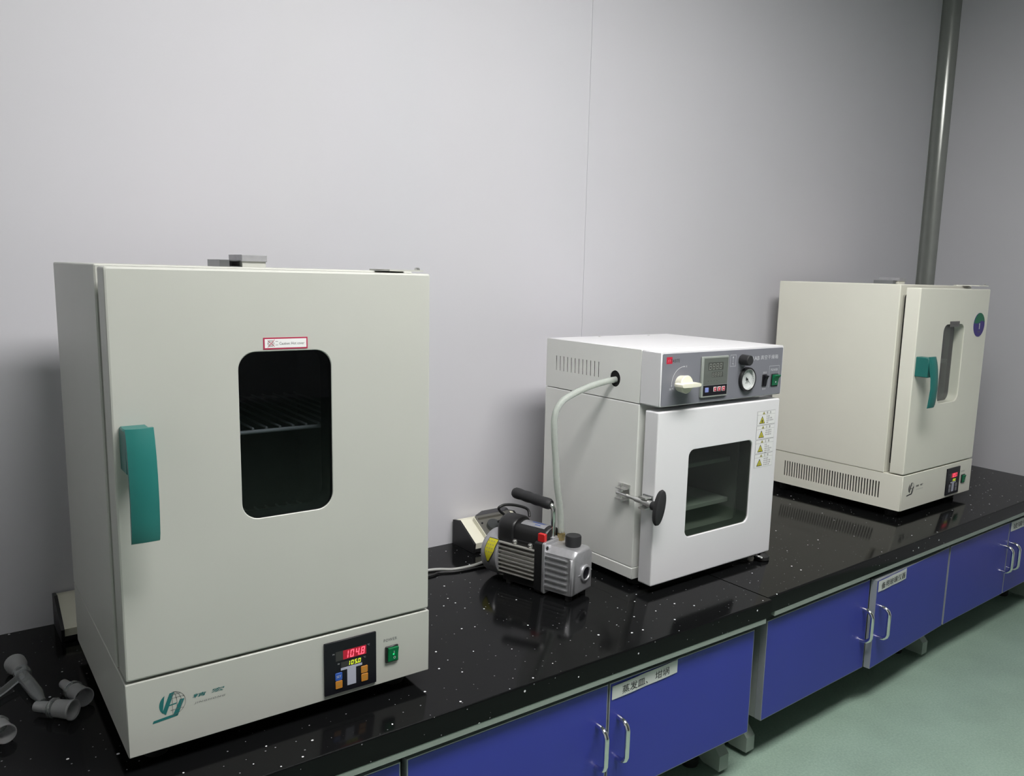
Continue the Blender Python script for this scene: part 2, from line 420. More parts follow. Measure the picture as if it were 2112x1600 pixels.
def bow_handle(m):
    P = [(0, 0, .045), (0, -.010, .0445), (0, -.019, .042), (0, -.026, .036), (0, -.029, .029), (0, -.029, -.029), (0, -.026, -.036), (0, -.019, -.042), (0, -.010, -.0445), (0, 0, -.045)]
    m.tube(P, .0055, 'chrome', n=14)
def cabinet(label, loc, rz, x0, x1, xm, handles=(), card=None, ajar=0., depth=.50):
    """two blue doors hung from a grey carcass; local y=0 is the door front plane"""
    z0, z1 = .121, .3765
    t = thing('base_cabinet', label, 'cabinet', loc, rz, 'blue base cabinets under the bench')
    def body(m):
        m.box(x0+.004, x1-.004, .0195, depth, z0, .3585, 'cab_side', c=.001)
    part('body', t, body)
    for k, (a, b, hinge, hx) in enumerate(((x0+.003, xm-.0025, 0, xm-.028), (xm+.0025, x1-.003, 1, xm+.028))):
        w = b-a
        def door(m):
            sx = -1 if hinge else 1            # built from the hinge edge
            X0, X1 = (-w, 0) if hinge else (0, w)
            m.box(X0, X1, .0006, .018, z0, z1, 'edge_grey')
            m.box(X0+.0022, X1-.0022, 0, .0007, z0+.0022, z1-.0022, 'blue')
        d = part('door', t, door)
        d.location = (b if hinge else a, 0, 0)
        if hinge and ajar: d.rotation_euler = (0, 0, ajar)
        h = part('handle', d, bow_handle, 'chrome bow handle'); h.location = (hx-d.location.x, 0, .253)
        if card and hinge:
            txt, cx0, cx1, cz0, cz1, tx0, tx1, tilt = card
            def cardf(m):
                n = 6
                vs = []; 
                for i in range(n+1):
                    u = i/n; xx = cx0+(cx1-cx0)*u-b; yy = -.0012-.0012*math.sin(u*math.pi*2)**2
                    zo = tilt*u
                    vs += [(xx, yy, cz0+zo), (xx, yy, cz1+zo), (xx, yy+.0008, cz0+zo), (xx, yy+.0008, cz1+zo)]
                for i in range(n):
                    o = i*4
                    m.add([vs[o], vs[o+4], vs[o+5], vs[o+1]], [(0, 1, 2, 3)], 'paper')
                    m.add([vs[o+2], vs[o+6], vs[o+7], vs[o+3]], [(3, 2, 1, 0)], 'paper')
                hgt = cz1-cz0
                if txt: text(m, txt, cx0+(cx1-cx0)*tx0-b, cx0+(cx1-cx0)*tx1-b, cz0+hgt*.17, cz0+hgt*.78, lambda a_, b_, t_: (a_, t_, b_+tilt*((a_+b-cx0)/(cx1-cx0))), -.0027, 'ink')
            part('name_card', d, cardf, 'white paper name strip')
    return t
cabinet('blue two-door cabinet at the bottom edge below the nearest oven', (0, -.735, 0), 0, .10, 1.016, .56)
cabinet('blue two-door cabinet left of the gap, its name strip reading 蒸发皿、坩埚', (0, -.735, 0), 0, 1.022, 1.928, 1.474,
        card=('蒸发皿、 坩埚', 1.482, 1.668, .3405, .3695, .14, .86, .006))
cabinet('blue two-door cabinet right of the gap with one door slightly ajar', (1.966, -.722, 0), ROT2, .022, .962, .494,
        card=('备用玻璃仪器', .503, .668, .3430, .3735, .09, .95, .001), ajar=.038)
cabinet('blue two-door cabinet at the far right end beneath the farthest oven', (1.966, -.722, 0), ROT2, .966, 1.85, 1.410,
        card=('玻璃仪器', 1.418, 1.60, .3425, .3760, .08, .92, .0))

# ================================================================== drying ovens
def globe_logo(m, ink, P, t):
    cx, cz, rx, rz = .0607, .0955, .0181, .0182
    cut = lambda k: [(cx+rx*math.cos(a), cz+rz*math.sin(a)) for a in k]
    rad = math.radians
    # left lens of the globe
    m.poly(cut([rad(a) for a in range(125, 226, 10)])[::1]+[(.0470, .0845)], P, t, ink)
    # the slanted H and its tail
    m.poly([(.0465, .0852), (.0512, .0803), (.0640, .1130), (.0572, .1122)], P, t, ink)
    m.poly([(.0556, .0925), (.0660, .0935), (.0668, .0955), (.0566, .0945)], P, t, ink)
    m.poly([(.0612, .0782), (.0672, .0745), (.0775, .0990), (.0712, .0993)], P, t, ink)
    m.poly([(.0326, .0717), (.0668, .0747), (.0680, .0765), (.0612, .0784), (.0344, .0757)], P, t, ink)
    # meridians and parallels
    g = 'grey_ink'; th = .00028
    def line(pts):
        for (a, b), (c, d) in zip(pts, pts[1:]):
            L = math.hypot(c-a, d-b) or 1; nx, nz = -(d-b)/L*th, (c-a)/L*th
            m.poly([(a-nx, b-nz), (c-nx, d-nz), (c+nx, d+nz), (a+nx, b+nz)], P, t-.00005, g)
    line(cut([rad(a) for a in range(-100, 85, 8)]))
    for k in (.35, .7): line([(cx+rx*k*math.cos(rad(a)), cz+rz*math.sin(rad(a))) for a in range(-30, 90, 10)])
    line([(cx, cz+rz), (cx, cz-rz)])
    for h in (-.55, .45, .75): 
        w = rx*math.sqrt(1-h*h); line([(cx-w*.2, cz+rz*h), (cx+w, cz+rz*h)])

def drying_oven(label, loc, rz, W_, D, H, HD, opt):
    t = thing('drying_oven', label, 'oven', loc, rz, 'cream drying ovens')
    g, hb, td, gp = .028, .1405, .0445, .019
    yb = td+gp
    X0, X1, Z0, Z1 = .07, W_-.07, .21, H-.07
    # casing with an open chamber
    def body(m):
        o_ = rrect(0, W_, hb, H, .003, 3); i_ = rrect(X0, X1, Z0, Z1, .012, 3)
        oi = rrect(.002, W_-.002, hb+.002, H-.002, .002, 3)
        m.loft([[FR(a, b, D) for a, b in o_], [FR(a, b, yb+.002) for a, b in o_], [FR(a, b, yb) for a, b in oi], [FR(a, b, yb) for a, b in i_]], opt['paint'], cap0=True, cap1=False)
    part('body', t, body, angle=12)
    def chamber(m):
        i_ = rrect(X0, X1, Z0, Z1, .012, 3)
        m.loft([[FR(a, b, yb+.0005) for a, b in i_], [FR(a, b, D-.04) for a, b in i_]], 'chamber', cap0=False, cap1=True)
    part('chamber', t, chamber)
    part('gasket', t, lambda m: m.plate(rrect(.03, W_-.03, .165, H-.03, .01, 3), [rrect(X0-.006, X1+.006, Z0-.006, Z1+.006, .012, 3)], FR, td-.0002, yb+.0002, 'rubber'))
    for zz in (.4735, .245):
        def rack(m):
            m.tube([(X0+.002, .072, zz), (X1-.002, .072, zz)], .0032, 'shelf_alu')
            m.tube([(X0+.002, D-.06, zz), (X1-.002, D-.06, zz)], .0032, 'steel')
            for i in range(16):
                xx = X0+.012+(X1-X0-.024)*i/15
                m.tube([(xx, .0705, zz+.005), (xx, D-.055, zz+.005)], .0021, 'shelf_alu', n=6)
        part('wire_rack', t, rack)
    # control base
    vents = opt.get('vents')
    def base(m):
        m.box(.003 if vents else 0, W_, 0, D, g, hb, opt['paint'], r=.0014, c=.0012, n=2)
    b_ = part('base', t, base)
    if vents:
        n = 37
        sl = []
        for i in range(n):
            yy = .0755+(.4235-.0755)*i/(n-1); sl.append(rrect(yy-.0024, yy+.0024, .0565, .1105, .0023, 2))
        part('vent_panel', b_, lambda m: m.plate(rrect(.0016, D-.001, g+.0005, hb-.001, .002, 2), sl, SD, 0, .0025, opt['paint']), 'side panel with a row of dark vent slots')
        part('vent_shade', b_, lambda m: m.box(.0026, .0029, .06, .44, .05, .115, 'slot_shade'))  # black sheet standing in for the shaded inside behind the slots
    # door
    wx0, wx1, wz0, wz1, wr = .1700, .3115, .3545, .6065, .026
    rec = opt['recess']
    d0 = .0012
    def door(m):
        n = 9; zb_ = hb+.0035
        o_ = rrect(d0, W_-d0, zb_, HD, .004, n); oi = rrect(d0+.003, W_-d0-.003, zb_+.003, HD-.003, .003, n)
        i_ = rrect(wx0, wx1, wz0, wz1, wr, n); ii = rrect(wx0-.001, wx1+.001, wz0-.001, wz1+.001, wr, n)
        m.loft([[FR(a, b, td) for a, b in o_], [FR(a, b, .003) for a, b in o_], [FR(a, b, .0008) for a, b in rrect(d0+.0009, W_-d0-.0009, zb_+.0009, HD-.0009, .0035, n)], [FR(a, b, 0) for a, b in oi],
                [FR(a, b, 0) for a, b in ii], [FR(a, b, .001) for a, b in i_]], opt['paint'], cap0=False, cap1=False)
        m.loft([[FR(a, b, .001) for a, b in i_], [FR(a, b, rec) for a, b in i_]], opt['jamb'], cap0=False, cap1=False)
        m.loft([[FR(a, b, rec) for a, b in i_], [FR(a, b, td) for a, b in i_]], 'black', cap0=False, cap1=False)
        m.loft([[FR(a, b, td) for a, b in i_], [FR(a, b, td) for a, b in o_]], opt['paint'], cap0=False, cap1=False)
    d = part('door', t, door, angle=12)
    part('window_pane', d, lambda m: m.prism(rrect(wx0-.0005, wx1+.0005, wz0-.0005, wz1+.0005, wr, 6), FR, rec, rec+.003, 'pane_dark'), 'dark tinted glass')
    if rec > .02: part('window_pane', d, lambda m: m.prism(rrect(wx0-.0005, wx1+.0005, wz0-.0005, wz1+.0005, wr, 6), FR, .0012, .0042, 'pane_clear'), 'flush outer glass')
    # teal lever handle: block and bowed lever
    def hblock(m): m.box(.0095, .0435, -.040, 0.0, .4525, .5125, 'teal', r=.002, c=.0012, n=2)
    part('handle_block', d, hblock, 'teal handle mount')
    def lever(m):
        front = [(.5155, -.0480), (.500, -.0530), (.478, -.0578), (.45, -.0610), (.42, -.0622), (.39, -.0608), (.372, -.0590), (.3625, -.0560)]
        back = [(.5155, -.0395), (.500, -.0405), (.478, -.0440), (.45, -.0505), (.42, -.0525), (.39, -.0505), (.372, -.0490), (.3600, -.0480)]
        ls = []
        for (zf, yf), (zb2, yb2) in zip(front, back):
            lp_ = []
            for i in range(7):
                u = i/6; lp_.append((.0090+.0350*u, yf+.006*(2*u-1)**2*.6, zf))
            for i in range(5):
                u = i/4; lp_.append((.0440-.0350*u, yb2, zb2))
            ls.append(lp_)
        m.loft(ls, 'teal')
    part('handle', d, lever, 'bowed teal lever handle')
    opt['door_extra'](d)
    # hinge on the top right, cowl over the air vent
    def hinge(m):
        m.prism([(W_-.070, .010), (W_-.012, .004), (W_-.012, .020), (W_-.020, .10), (W_-.055, .10), (W_-.070, .085)], TP, H+.0003, H+.0028, opt['paint'])
        m.lathe((W_-.018, .014, H+.0025), (W_-.018, .014, 1), [(0, .0045), (.003, .0045), (.0045, .0025)], 'steel', n=12)
    part('hinge', t, hinge)
    def vent(m):
        m.box(.205, .222, .20, .27, H, H+.0115, 'steel_dim', c=.001)
        m.box(.222, .242, .205, .265, H, H+.0012, 'steel_dim'); m.box(.222, .242, .25, .268, H, H+.0105, 'steel_dim'); m.box(.222, .2425, .205, .268, H+.0095, H+.0112, 'steel_dim')
        m.box(.242, .281, .20, .268, H, H+.0095, opt['paint']); m.box(.2405, .2825, .197, .27, H+.0095, H+.0205, 'cast_alu', c=.0008)
    part('vent_damper', t, vent, 'small sliding metal air vent')
    for fx, fy in ((.045, .05), (W_-.045, .05), (.045, D-.05), (W_-.045, D-.05)):
        part('rubber_foot', t, lambda m: m.lathe((fx, fy, 0), (fx, fy, 1), [(0, .017), (.004, .019), (g, .021)], 'rubber', n=18))
    # controller
    def bez(m):
        m.box(.292, .3835, -.0034, 0, .0362, .1270, 'black_gloss', r=.0006, c=.0003, n=2)
    c = part('control_panel', t, bez, 'black square temperature controller')
    y = -.0036
    lit = opt['digits']
    def disp(m):
        m.poly(rrect(.3112, .3655, .0925, .1090, 0, 0), FR, y, 'led_off'); m.poly(rrect(.3240, .3650, .0928, .1086, 0, 0), FR, y-.00005, 'led_glow')
        digits(m, lit[0], .3262, .0940, .0128, .0066, .0030, FR, y-.0002, 'led_red')
        m.poly(rrect(.3204, .3572, .0797, .0890, 0, 0), FR, y, 'led_off')
        digits(m, lit[1], .3312, .0806, .0074, .0042, .0021, FR, y-.0002, 'led_yellow')
        text(m, 'PV', .3060, .3094, .1045, .1070, FR, y, 'white_ink'); text(m, 'SV', .3145, .3180, .0860, .0885, FR, y, 'white_ink')
        text(m, '°C', .3675, .3715, .1062, .1092, FR, y, 'white_ink'); text(m, '°C', .3600, .3640, .0862, .0890, FR, y, 'white_ink')
    part('display', c, disp, 'red and yellow lit digits')
    def tee(m):
        m.prism([(.3308, .0455), (.3464, .0455), (.3464, .0748), (.3574, .0748), (.3574, .0788), (.3197, .0788), (.3197, .0748), (.3308, .0748)], FR, y-.0004, y, 'name_t')
    part('name_plate', c, tee, 'pale T-shaped plate')
    for (a0, a1, b0, b1, mm, gl) in ((.3096, .3218, .0588, .0722, 'btn_blue', 'SET'), (.3099, .3220, .0446, .0580, 'btn_orange', '◁'), (.3550, .3673, .0598, .0722, 'btn_orange', '△'), (.3555, .3677, .0450, .0582, 'btn_orange', '▽')):
        if opt['paint'] == 'cream': mm = 'panel_grey'
        def btn(m):
            m.box(a0, a1, y-.0012, y, b0, b1, mm, r=.001, c=.0004, n=2)
            if gl == 'SET': text(m, 'SET', a0+.002, a1-.002, b0+.005, b0+.009, FR, y-.0014, 'white_ink')
            else:
                cx, cz, k = (a0+a1)/2, (b0+b1)/2, .0030
                ang = {'◁': 180, '△': 90, '▽': -90}[gl]
                o_ = [(cx+k*math.cos(math.radians(ang+120*i)), cz+k*math.sin(math.radians(ang+120*i))) for i in range(3)]
                i2 = [(cx+k*.6*math.cos(math.radians(ang+120*i)), cz+k*.6*math.sin(math.radians(ang+120*i))) for i in range(3)]
                for i in range(3): m.poly([o_[i], o_[(i+1) % 3], i2[(i+1) % 3], i2[i]], FR, y-.0014, 'olive_ink')
        part('button', c, btn)
    # power switch
    s_ = part('power_switch', t, lambda m: m.box(.4012, .4252, -.0035, 0, .0643, .0935, 'black', r=.001, c=.0008, n=2), 'green lit rocker switch in a black frame')
    def rock(m):
        m.prism([(-.0036, .0665), (-.0046, .0668), (-.0060, .0790), (-.0085, .0912), (-.0036, .0915)], lambda a, b, t_: (t_, a, b), .4052, .4235, opt['lens'])
    r_ = part('rocker', s_, rock)
    def marks(m):
        m.prism(circ(.4145, .0795, .0016, 12), FR, -.0066, -.0062, 'green_lamp' if opt['lens'] == 'green_lens' else 'green_dull')
        m.poly(rrect(.4142, .4149, .0815, .0862, 0, 0), FR, -.0083, 'white_ink')
        o_ = circ(.4165, .0728, .0021, 14); i2 = circ(.4165, .0728, .0015, 14)
        for i in range(14): m.poly([o_[i], o_[(i+1) % 14], i2[(i+1) % 14], i2[i]], FR, -.0060, 'white_ink')
    part('switch_mark', s_, marks)
    ink = opt['ink']
    part('switch_lettering', t, lambda m: text(m, 'POWER', .3990, .4240, .1020, .1072, FR, -.0003, 'grey_ink', spacing=1.15))
    part('logo', t, lambda m: globe_logo(m, ink, FR, -.0003), 'globe logo with a slanted letter')
    def brand(m):
        text(m, '精', .0886, .1082, .0949, .1009, FR, -.0003, ink, bold=.006, shear=.12)
        text(m, '宏', .1155, .1348, .0955, .1016, FR, -.0003, ink, bold=.006, shear=.12)
        text(m, 'JINGHONG', .0905, .1358, .0846, .0880, FR, -.0003, 'grey_ink', spacing=1.25, shear=.25)
    part('brand_lettering', t, brand)
    return t

def extras_near(d):
    def lab(m):
        m.box(.2070, .2741, -.0006, 0, .6097, .6270, 'red_ink')
        m.poly(rrect(.2090, .2721, .6117, .6250, 0, 0), FR, -.0008, 'paper_white')
        # crossed-out hot plate symbol
        cx, cz = .2180, .61835
        for r_ in (.0054, .0036):
            o_ = circ(cx, cz, r_, 6); i_ = circ(cx, cz, r_-.0007, 6)
            for i in range(6): m.poly([o_[i], o_[(i+1) % 6], i_[(i+1) % 6], i_[i]], FR, -.0009, 'grey_ink')
        for s_ in (-1, 1):
            m.poly([(cx-.0052, cz-s_*.0052-.0005), (cx-.0042, cz-s_*.0052-.0005), (cx+.0062, cz+s_*.0052+.0005), (cx+.0052, cz+s_*.0052+.0005)], FR, -.001, 'red_ink')
        for zz in (.6158, .6212): m.poly(rrect(.2250, .2288, zz, zz+.0006, 0, 0), FR, -.0009, 'grey_ink')
        text(m, 'Caution: Hot cover', .2308, .2690, .6160, .6202, FR, -.0009, 'ink')
    part('caution_label', d, lab, 'red-framed caution label')
def extras_far(d):
    def tg(m):
        m.box(.2068, .2715, -.0008, 0, .5985, .6162, 'metal_tag')
        text(m, 'Caution: Hot cover', .2265, .268, .6045, .6095, FR, -.0010, 'grey_ink')
    part('caution_label', d, tg, 'dull grey label')
    def rs(m):
        cx, cz, r_ = .4122, .6020, .0393
        m.prism(circ(cx, cz, r_, 40), FR, -.0012, 0, 'sticker_purple')
        pts = [(cx+r_*math.cos(math.radians(a)), cz+r_*math.sin(math.radians(a))) for a in range(12, 175, 6)]
        mid = [(cx-.030, cz+.006), (cx-.015, cz+.004), (cx+.0, cz+.008), (cx+.015, cz+.014), (cx+.028, cz+.012)]
        m.poly(pts+mid, FR, -.0014, 'sticker_green')
        m.poly([(cx-.001, cz-.014), (cx+.005, cz-.014), (cx+.005, cz+.006), (cx-.004, cz+.003), (cx-.001, cz+.001)], FR, -.0016, 'white_ink')
        for i in range(3): m.poly(rrect(cx-.008+i*.007, cx-.004+i*.007, cz-.025, cz-.0245+.004, 0, 0), FR, -.0016, 'grey_ink')
    part('round_sticker', d, rs, 'round green and purple sticker with a white figure 1')
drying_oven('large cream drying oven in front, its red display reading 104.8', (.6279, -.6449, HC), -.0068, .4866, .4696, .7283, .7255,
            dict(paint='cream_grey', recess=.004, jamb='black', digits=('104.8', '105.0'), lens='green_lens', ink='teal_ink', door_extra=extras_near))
drying_oven('cream drying oven at the far right with a round green and purple sticker', (2.8283, -.568, HC), .0287, .4755, .4961, .7279, .7190,
            dict(paint='cream', recess=.032, jamb='cream', digits=('105.7', '105.0'), lens='green_dull', ink='ink', vents=True, door_extra=extras_far))

# ================================================================== vacuum drying oven
def vacuum_oven():
    t = thing('vacuum_oven', 'white vacuum drying oven with a grey control panel between the two cream ovens', 'oven', (1.7407, -.573, HC), .0211)
    W_, D, H, zh, yb, g = .4493, .4042, .5668, .442, .0617, .020
    X0, X1, Z0, Z1 = .085, W_-.075, .105, .355
    def body(m):
        o_ = rrect(0, W_, .0485, zh-.0012, .002, 2); i_ = rrect(X0, X1, Z0, Z1, .02, 2)
        m.loft([[FR(a, b, D) for a, b in o_], [FR(a, b, yb+.0015) for a, b in o_], [FR(a, b, yb) for a, b in rrect(.0015, W_-.0015, .05, zh-.0027, .001, 2)], [FR(a, b, yb) for a, b in i_]], 'offwhite', True, False)
    part('body', t, body, angle=12)
    part('plinth', t, lambda m: m.box(-.0012, W_, yb-.001, D, g, .0480, 'offwhite', r=.002, c=.001, n=2))
    def chamber(m):
        i_ = rrect(X0, X1, Z0, Z1, .02, 3)
        m.loft([[FR(a, b, yb+.0005) for a, b in i_], [FR(a, b, D-.05) for a, b in i_]], 'chamber_b', False, True)
    part('chamber', t, chamber)
    for zz in (.262, .152):
        part('shelf', t, lambda m: m.box(X0+.001, X1-.012, .078, D-.06, zz, zz+.011, 'shelf_alu', c=.001))
    part('gasket', t, lambda m: m.plate(rrect(.05, W_-.05, .07, .40, .02, 3), [rrect(X0-.004, X1+.004, Z0-.004, Z1+.004, .02, 3)], FR, .0398, yb+.0002, 'wire_grey'))
    # control head: casing, left cheek with slots and cable hole
    slots = []
    for i in range(12):
        yy = .2046+(.3641-.2046)*i/11; slots.append(rrect(yy-.0018, yy+.0018, .4866, .5253, .0017, 2))
    slots.append(circ(.1455, .4908, .0178, 28, .0195))
    hd = part('control_head', t, lambda m: (m.box(.0022, W_, yb, D, zh+.0004, H, 'white', r=.002, c=.0008, n=2)))
    part('head_front', t, lambda m: m.box(0, W_, 0, yb-.0008, zh, H, 'white', r=.003, c=.0012, n=2))
    part('side_cheek', hd, lambda m: m.plate(rrect(yb, D, zh+.0008, H-.0006, .0015, 2), slots, SD, 0, .0018, 'offwhite'), 'side panel with vent slots and a round hose hole')
    part('vent_shade', hd, lambda m: m.box(.0019, .0021, .12, .38, .46, .535, 'slot_shade'))  # black sheet as painted shade inside the slots and hose hole
    for sx, sy in ((.164, .385), (.340, .372)):
        part('screw', hd, lambda m: m.lathe((sx, sy, H-.0005), (sx, sy, 1), [(0, .0035), (.0015, .0035), (.0022, .002)], 'steel', n=10))
    # door with window
    wx0, wx1, wz0, wz1, wr = .1100, .3485, .1190, .3325, .018
    td, zb_, zt = .0398, .0212, .4306
    def door(m):
        n = 9
        o_ = rrect(0, W_, zb_, zt, .004, n); o1 = rrect(.0008, W_-.0008, zb_+.0008, zt-.0008, .0036, n); oi = rrect(.003, W_-.003, zb_+.003, zt-.003, .002, n)
        i_ = rrect(wx0, wx1, wz0, wz1, wr, n); ii = rrect(wx0-.0012, wx1+.0012, wz0-.0012, wz1+.0012, wr, n)
        m.loft([[FR(a, b, td) for a, b in o_], [FR(a, b, .003) for a, b in o_], [FR(a, b, .0008) for a, b in o1], [FR(a, b, 0) for a, b in oi], [FR(a, b, 0) for a, b in ii], [FR(a, b, .0012) for a, b in i_], [FR(a, b, .0045) for a, b in i_]], 'white', False, False)
        m.loft([[FR(a, b, .0045) for a, b in i_], [FR(a, b, td) for a, b in i_]], 'screen_grey', False, False)
        m.loft([[FR(a, b, td) for a, b in i_], [FR(a, b, td) for a, b in o_]], 'offwhite', False, False)
    d = part('door', t, door, angle=12)
    part('window_pane', d, lambda m: m.prism(rrect(wx0-.0004, wx1+.0004, wz0-.0004, wz1+.0004, wr, 6), FR, .0040, .0080, 'pane_green'), 'greenish dark glass')
    # four warning stickers down the right of the door
    heads = ('警告', '注意', '注意', '注意'); rows = ((3, 5, 6, 2), (5, 5, 5), (2, 4, 6, 5, 2), (4, 6, 6, 5))
    for k in range(4):
        z1 = .4024-.0368*k; z0 = z1-.0352; x0, x1 = .3595, .4330
        def st(m):
            m.box(x0, x1, -.0003, 0, z0, z1, 'grey_ink'); m.poly(rrect(x0+.0005, x1-.0005, z0+.0005, z1-.0005, 0, 0), FR, -.0005, 'paper_white')
            m.poly(rrect(x0, x1, z1-.0095, z1-.0091, 0, 0), FR, -.0006, 'grey_ink')
            cx = x0+.026; m.poly([(cx-.0055, z1-.0084), (cx+.0055, z1-.0084), (cx, z1-.0008)], FR, -.0006, 'olive_ink')
            text(m, heads[k][0], x0+.037, x0+.0435, z1-.0080, z1-.0018, FR, -.0006, 'ink'); text(m, heads[k][1], x0+.050, x0+.0565, z1-.0080, z1-.0018, FR, -.0006, 'ink')
            cx = x0+.0205; b = z0+.0035; h = .0195
            m.poly([(cx-.0115, b), (cx+.0115, b), (cx, b+h)], FR, -.0006, 'ink'); m.poly([(cx-.0090, b+.0016), (cx+.0090, b+.0016), (cx, b+h-.0032)], FR, -.0007, 'yellow_ink')
            m.poly(circ(cx, b+.0062, .0026, 8, .0042), FR, -.0008, 'ink' if k == 0 else 'olive_ink')
            rr = rows[k]; zz = z1-.0125
            for w in rr:
                for i in range(w): m.poly(rrect(x0+.0385+i*.0049, x0+.0385+i*.0049+.0020, zz-.0034, zz, 0, 0), FR, -.0006, 'grey_ink')
                zz -= .0054
        part('warning_sticker', d, st)
    # clamp: bracket on the side, bolt, catch on the door edge and oval knob
    part('latch_bracket', t, lambda m: (m.box(-.0025, 0, .078, .1155, .1995, .2460, 'steel', c=.0005), m.box(-.020, -.0025, .082, .110, .236, .2385, 'steel'), m.box(-.020, -.0025, .082, .110, .2105, .213, 'steel'),
                                        m.lathe((-.012, .0955, .2035), (-.012, .0955, 1), [(0, .0035), (.042, .0035), (.0425, .0055), (.046, .005)], 'steel', n=12)))
    def bolt(m):
        m.lathe((-.012, .110, .2245), (-.014, -.040, .2205), [(0, .0050), (.035, .0050), (.0352, .0042), (.062, .0042), (.0622, .0066), (.105, .0066), (.1052, .0085), (.122, .0085), (.1222, .006), (.146, .006)], 'steel', n=18)
    part('latch_bolt', t, bolt, 'steel clamp bolt')
    part('latch_catch', d, lambda m: (m.box(-.022, 0, .0075, .030, .2305, .2345, 'steel', c=.0005), m.box(-.022, 0, .0075, .030, .2060, .2095, 'steel', c=.0005), m.box(-.003, 0, .004, .034, .2045, .2365, 'steel_dim')))
    def knob(m):
        ls = []
        ca, sa = math.cos(math.radians(12)), math.sin(math.radians(12))
        for yy, k in ((-.020, .55), (-.023, .92), (-.028, 1.), (-.034, .95), (-.037, .7)):
            ls.append([(-.014+(a*ca+b*sa)*1., yy, .2200+(-a*sa+b*ca)) for a, b in circ(0, 0, .0150*k, 28, .0415*k)])
        m.loft(ls, 'black_soft'); m.cyl((-.014, -.008, .2205), (-.014, -.022, .2205), .010, .012, 'black_soft')
    part('clamp_knob', t, knob, 'black oval clamp knob')
    # feet
    for fx, fy in ((.035, .085), (.035, D-.05), (W_-.04, D-.05)):
        part('rubber_foot', t, lambda m: m.lathe((fx, fy, 0), (fx, fy, 1), [(0, .017), (.004, .019), (g, .020)], 'rubber', n=18))
    def lf(m):
        m.lathe((W_-.022, .006, 0), (W_-.022, .006, 1), [(0, .017), (.003, .020), (.011, .019), (.015, .013), (.0195, .008)], 'rubber', n=20)
        m.box(W_-.060, W_-.032, .010, .070, .013, .0195, 'chrome', c=.002); m.lathe((W_-.046, .012, .0145), (W_-.042, -.012, .0125), [(0, .0042), (.020, .0042), (.024, .003)], 'chrome', n=12)
    part('levelling_foot', t, lf, 'black levelling foot with a bright bracket')
    # grey control fascia
    y = -.0012
    fz = part('control_panel', t, lambda m: m.prism(rrect(.0040, .4452, .4445, .5618, .003, 4), FR, y, 0, 'panel_grey'), 'grey control panel')
    e = y-.0002
    def logo(m):
        m.poly(rrect(.0158, .0345, .5392, .5545, 0, 0), FR, e, 'logo_red'); text(m, 'ST', .0190, .0320, .5430, .5485, FR, e-.0001, 'pink_ink', shear=.3)
        text(m, 'TAISITE', .0290, .0588, .5418, .5490, FR, e-.0002, 'ink')
    part('logo', fz, logo, 'red square logo with dark lettering')
    def dialarc(m):
        c0 = (.0745, .4925); rr = .0385
        arcp = [(c0[0]+rr*math.cos(math.radians(a)), c0[1]+rr*math.sin(math.radians(a))) for a in range(92, 184, 6)]
        for p, q in zip(arcp, arcp[1:]):
            L = math.hypot(q[0]-p[0], q[1]-p[1]); nx, nz = -(q[1]-p[1])/L*.0006, (q[0]-p[0])/L*.0006
            m.poly([(p[0]-nx, p[1]-nz), (q[0]-nx, q[1]-nz), (q[0]+nx, q[1]+nz), (p[0]+nx, p[1]+nz)], FR, e, 'white_ink')
        m.poly([(.0735, .5293), (.0735, .5327), (.0790, .5310)], FR, e, 'white_ink'); m.poly([(.0345, .4905), (.0375, .4905), (.0358, .4855)], FR, e, 'white_ink')
    part('valve_arc', fz, dialarc)
    def vtext(m):
        text(m, '关', .0805, .0850, .5285, .5335, FR, e, 'white_ink')
    part('valve_lettering', fz, vtext)
    part('valve_lettering', fz, lambda m: text(m, '放气', .0285, .0435, .4790, .4838, FR, e, 'white_ink'))
    def picto(m):
        for a0, a1, b0, b1 in ((.2377, .2590, .5500, .5508), (.2377, .2590, .5228, .5236), (.2377, .2384, .5228, .5508), (.2583, .2590, .5228, .5508)): m.poly(rrect(a0, a1, b0, b1, 0, 0), FR, e, 'white_ink')
        m.poly([(.2455, .5430), (.2512, .5430), (.2484, .5480)], FR, e, 'white_ink'); m.poly(rrect(.2479, .2489, .5330, .5430, 0, 0), FR, e, 'white_ink'); text(m, '气', .2450, .2518, .5255, .5315, FR, e, 'white_ink')
    part('pictogram', fz, picto)
    def model(m):
        text(m, 'DZ-1AB', .2950, .3500, .5340, .5440, FR, e, 'white_ink'); text(m, '真空干燥箱', .3560, .4262, .5345, .5450, FR, e, 'white_ink', spacing=1.1)
    part('model_lettering', fz, model)
    def swtext(m):
        text(m, '真空', .3690, .3835, .4985, .5035, FR, e, 'white_ink'); text(m, '泵', .3700, .3760, .4575, .4625, FR, e, 'white_ink'); text(m, '关', .3775, .3830, .4575, .4625, FR, e, 'white_ink')
        for a0, a1, b0, b1 in ((.3938, .4346, .5163, .5170), (.3938, .3944, .4620, .5170), (.4340, .4346, .4620, .5170)): m.poly(rrect(a0, a1, b0, b1, 0, 0), FR, e, 'white_ink')
        text(m, 'POWER', .4005, .4290, .5035, .5095, FR, e, 'white_ink')
    part('switch_lettering', fz, swtext)
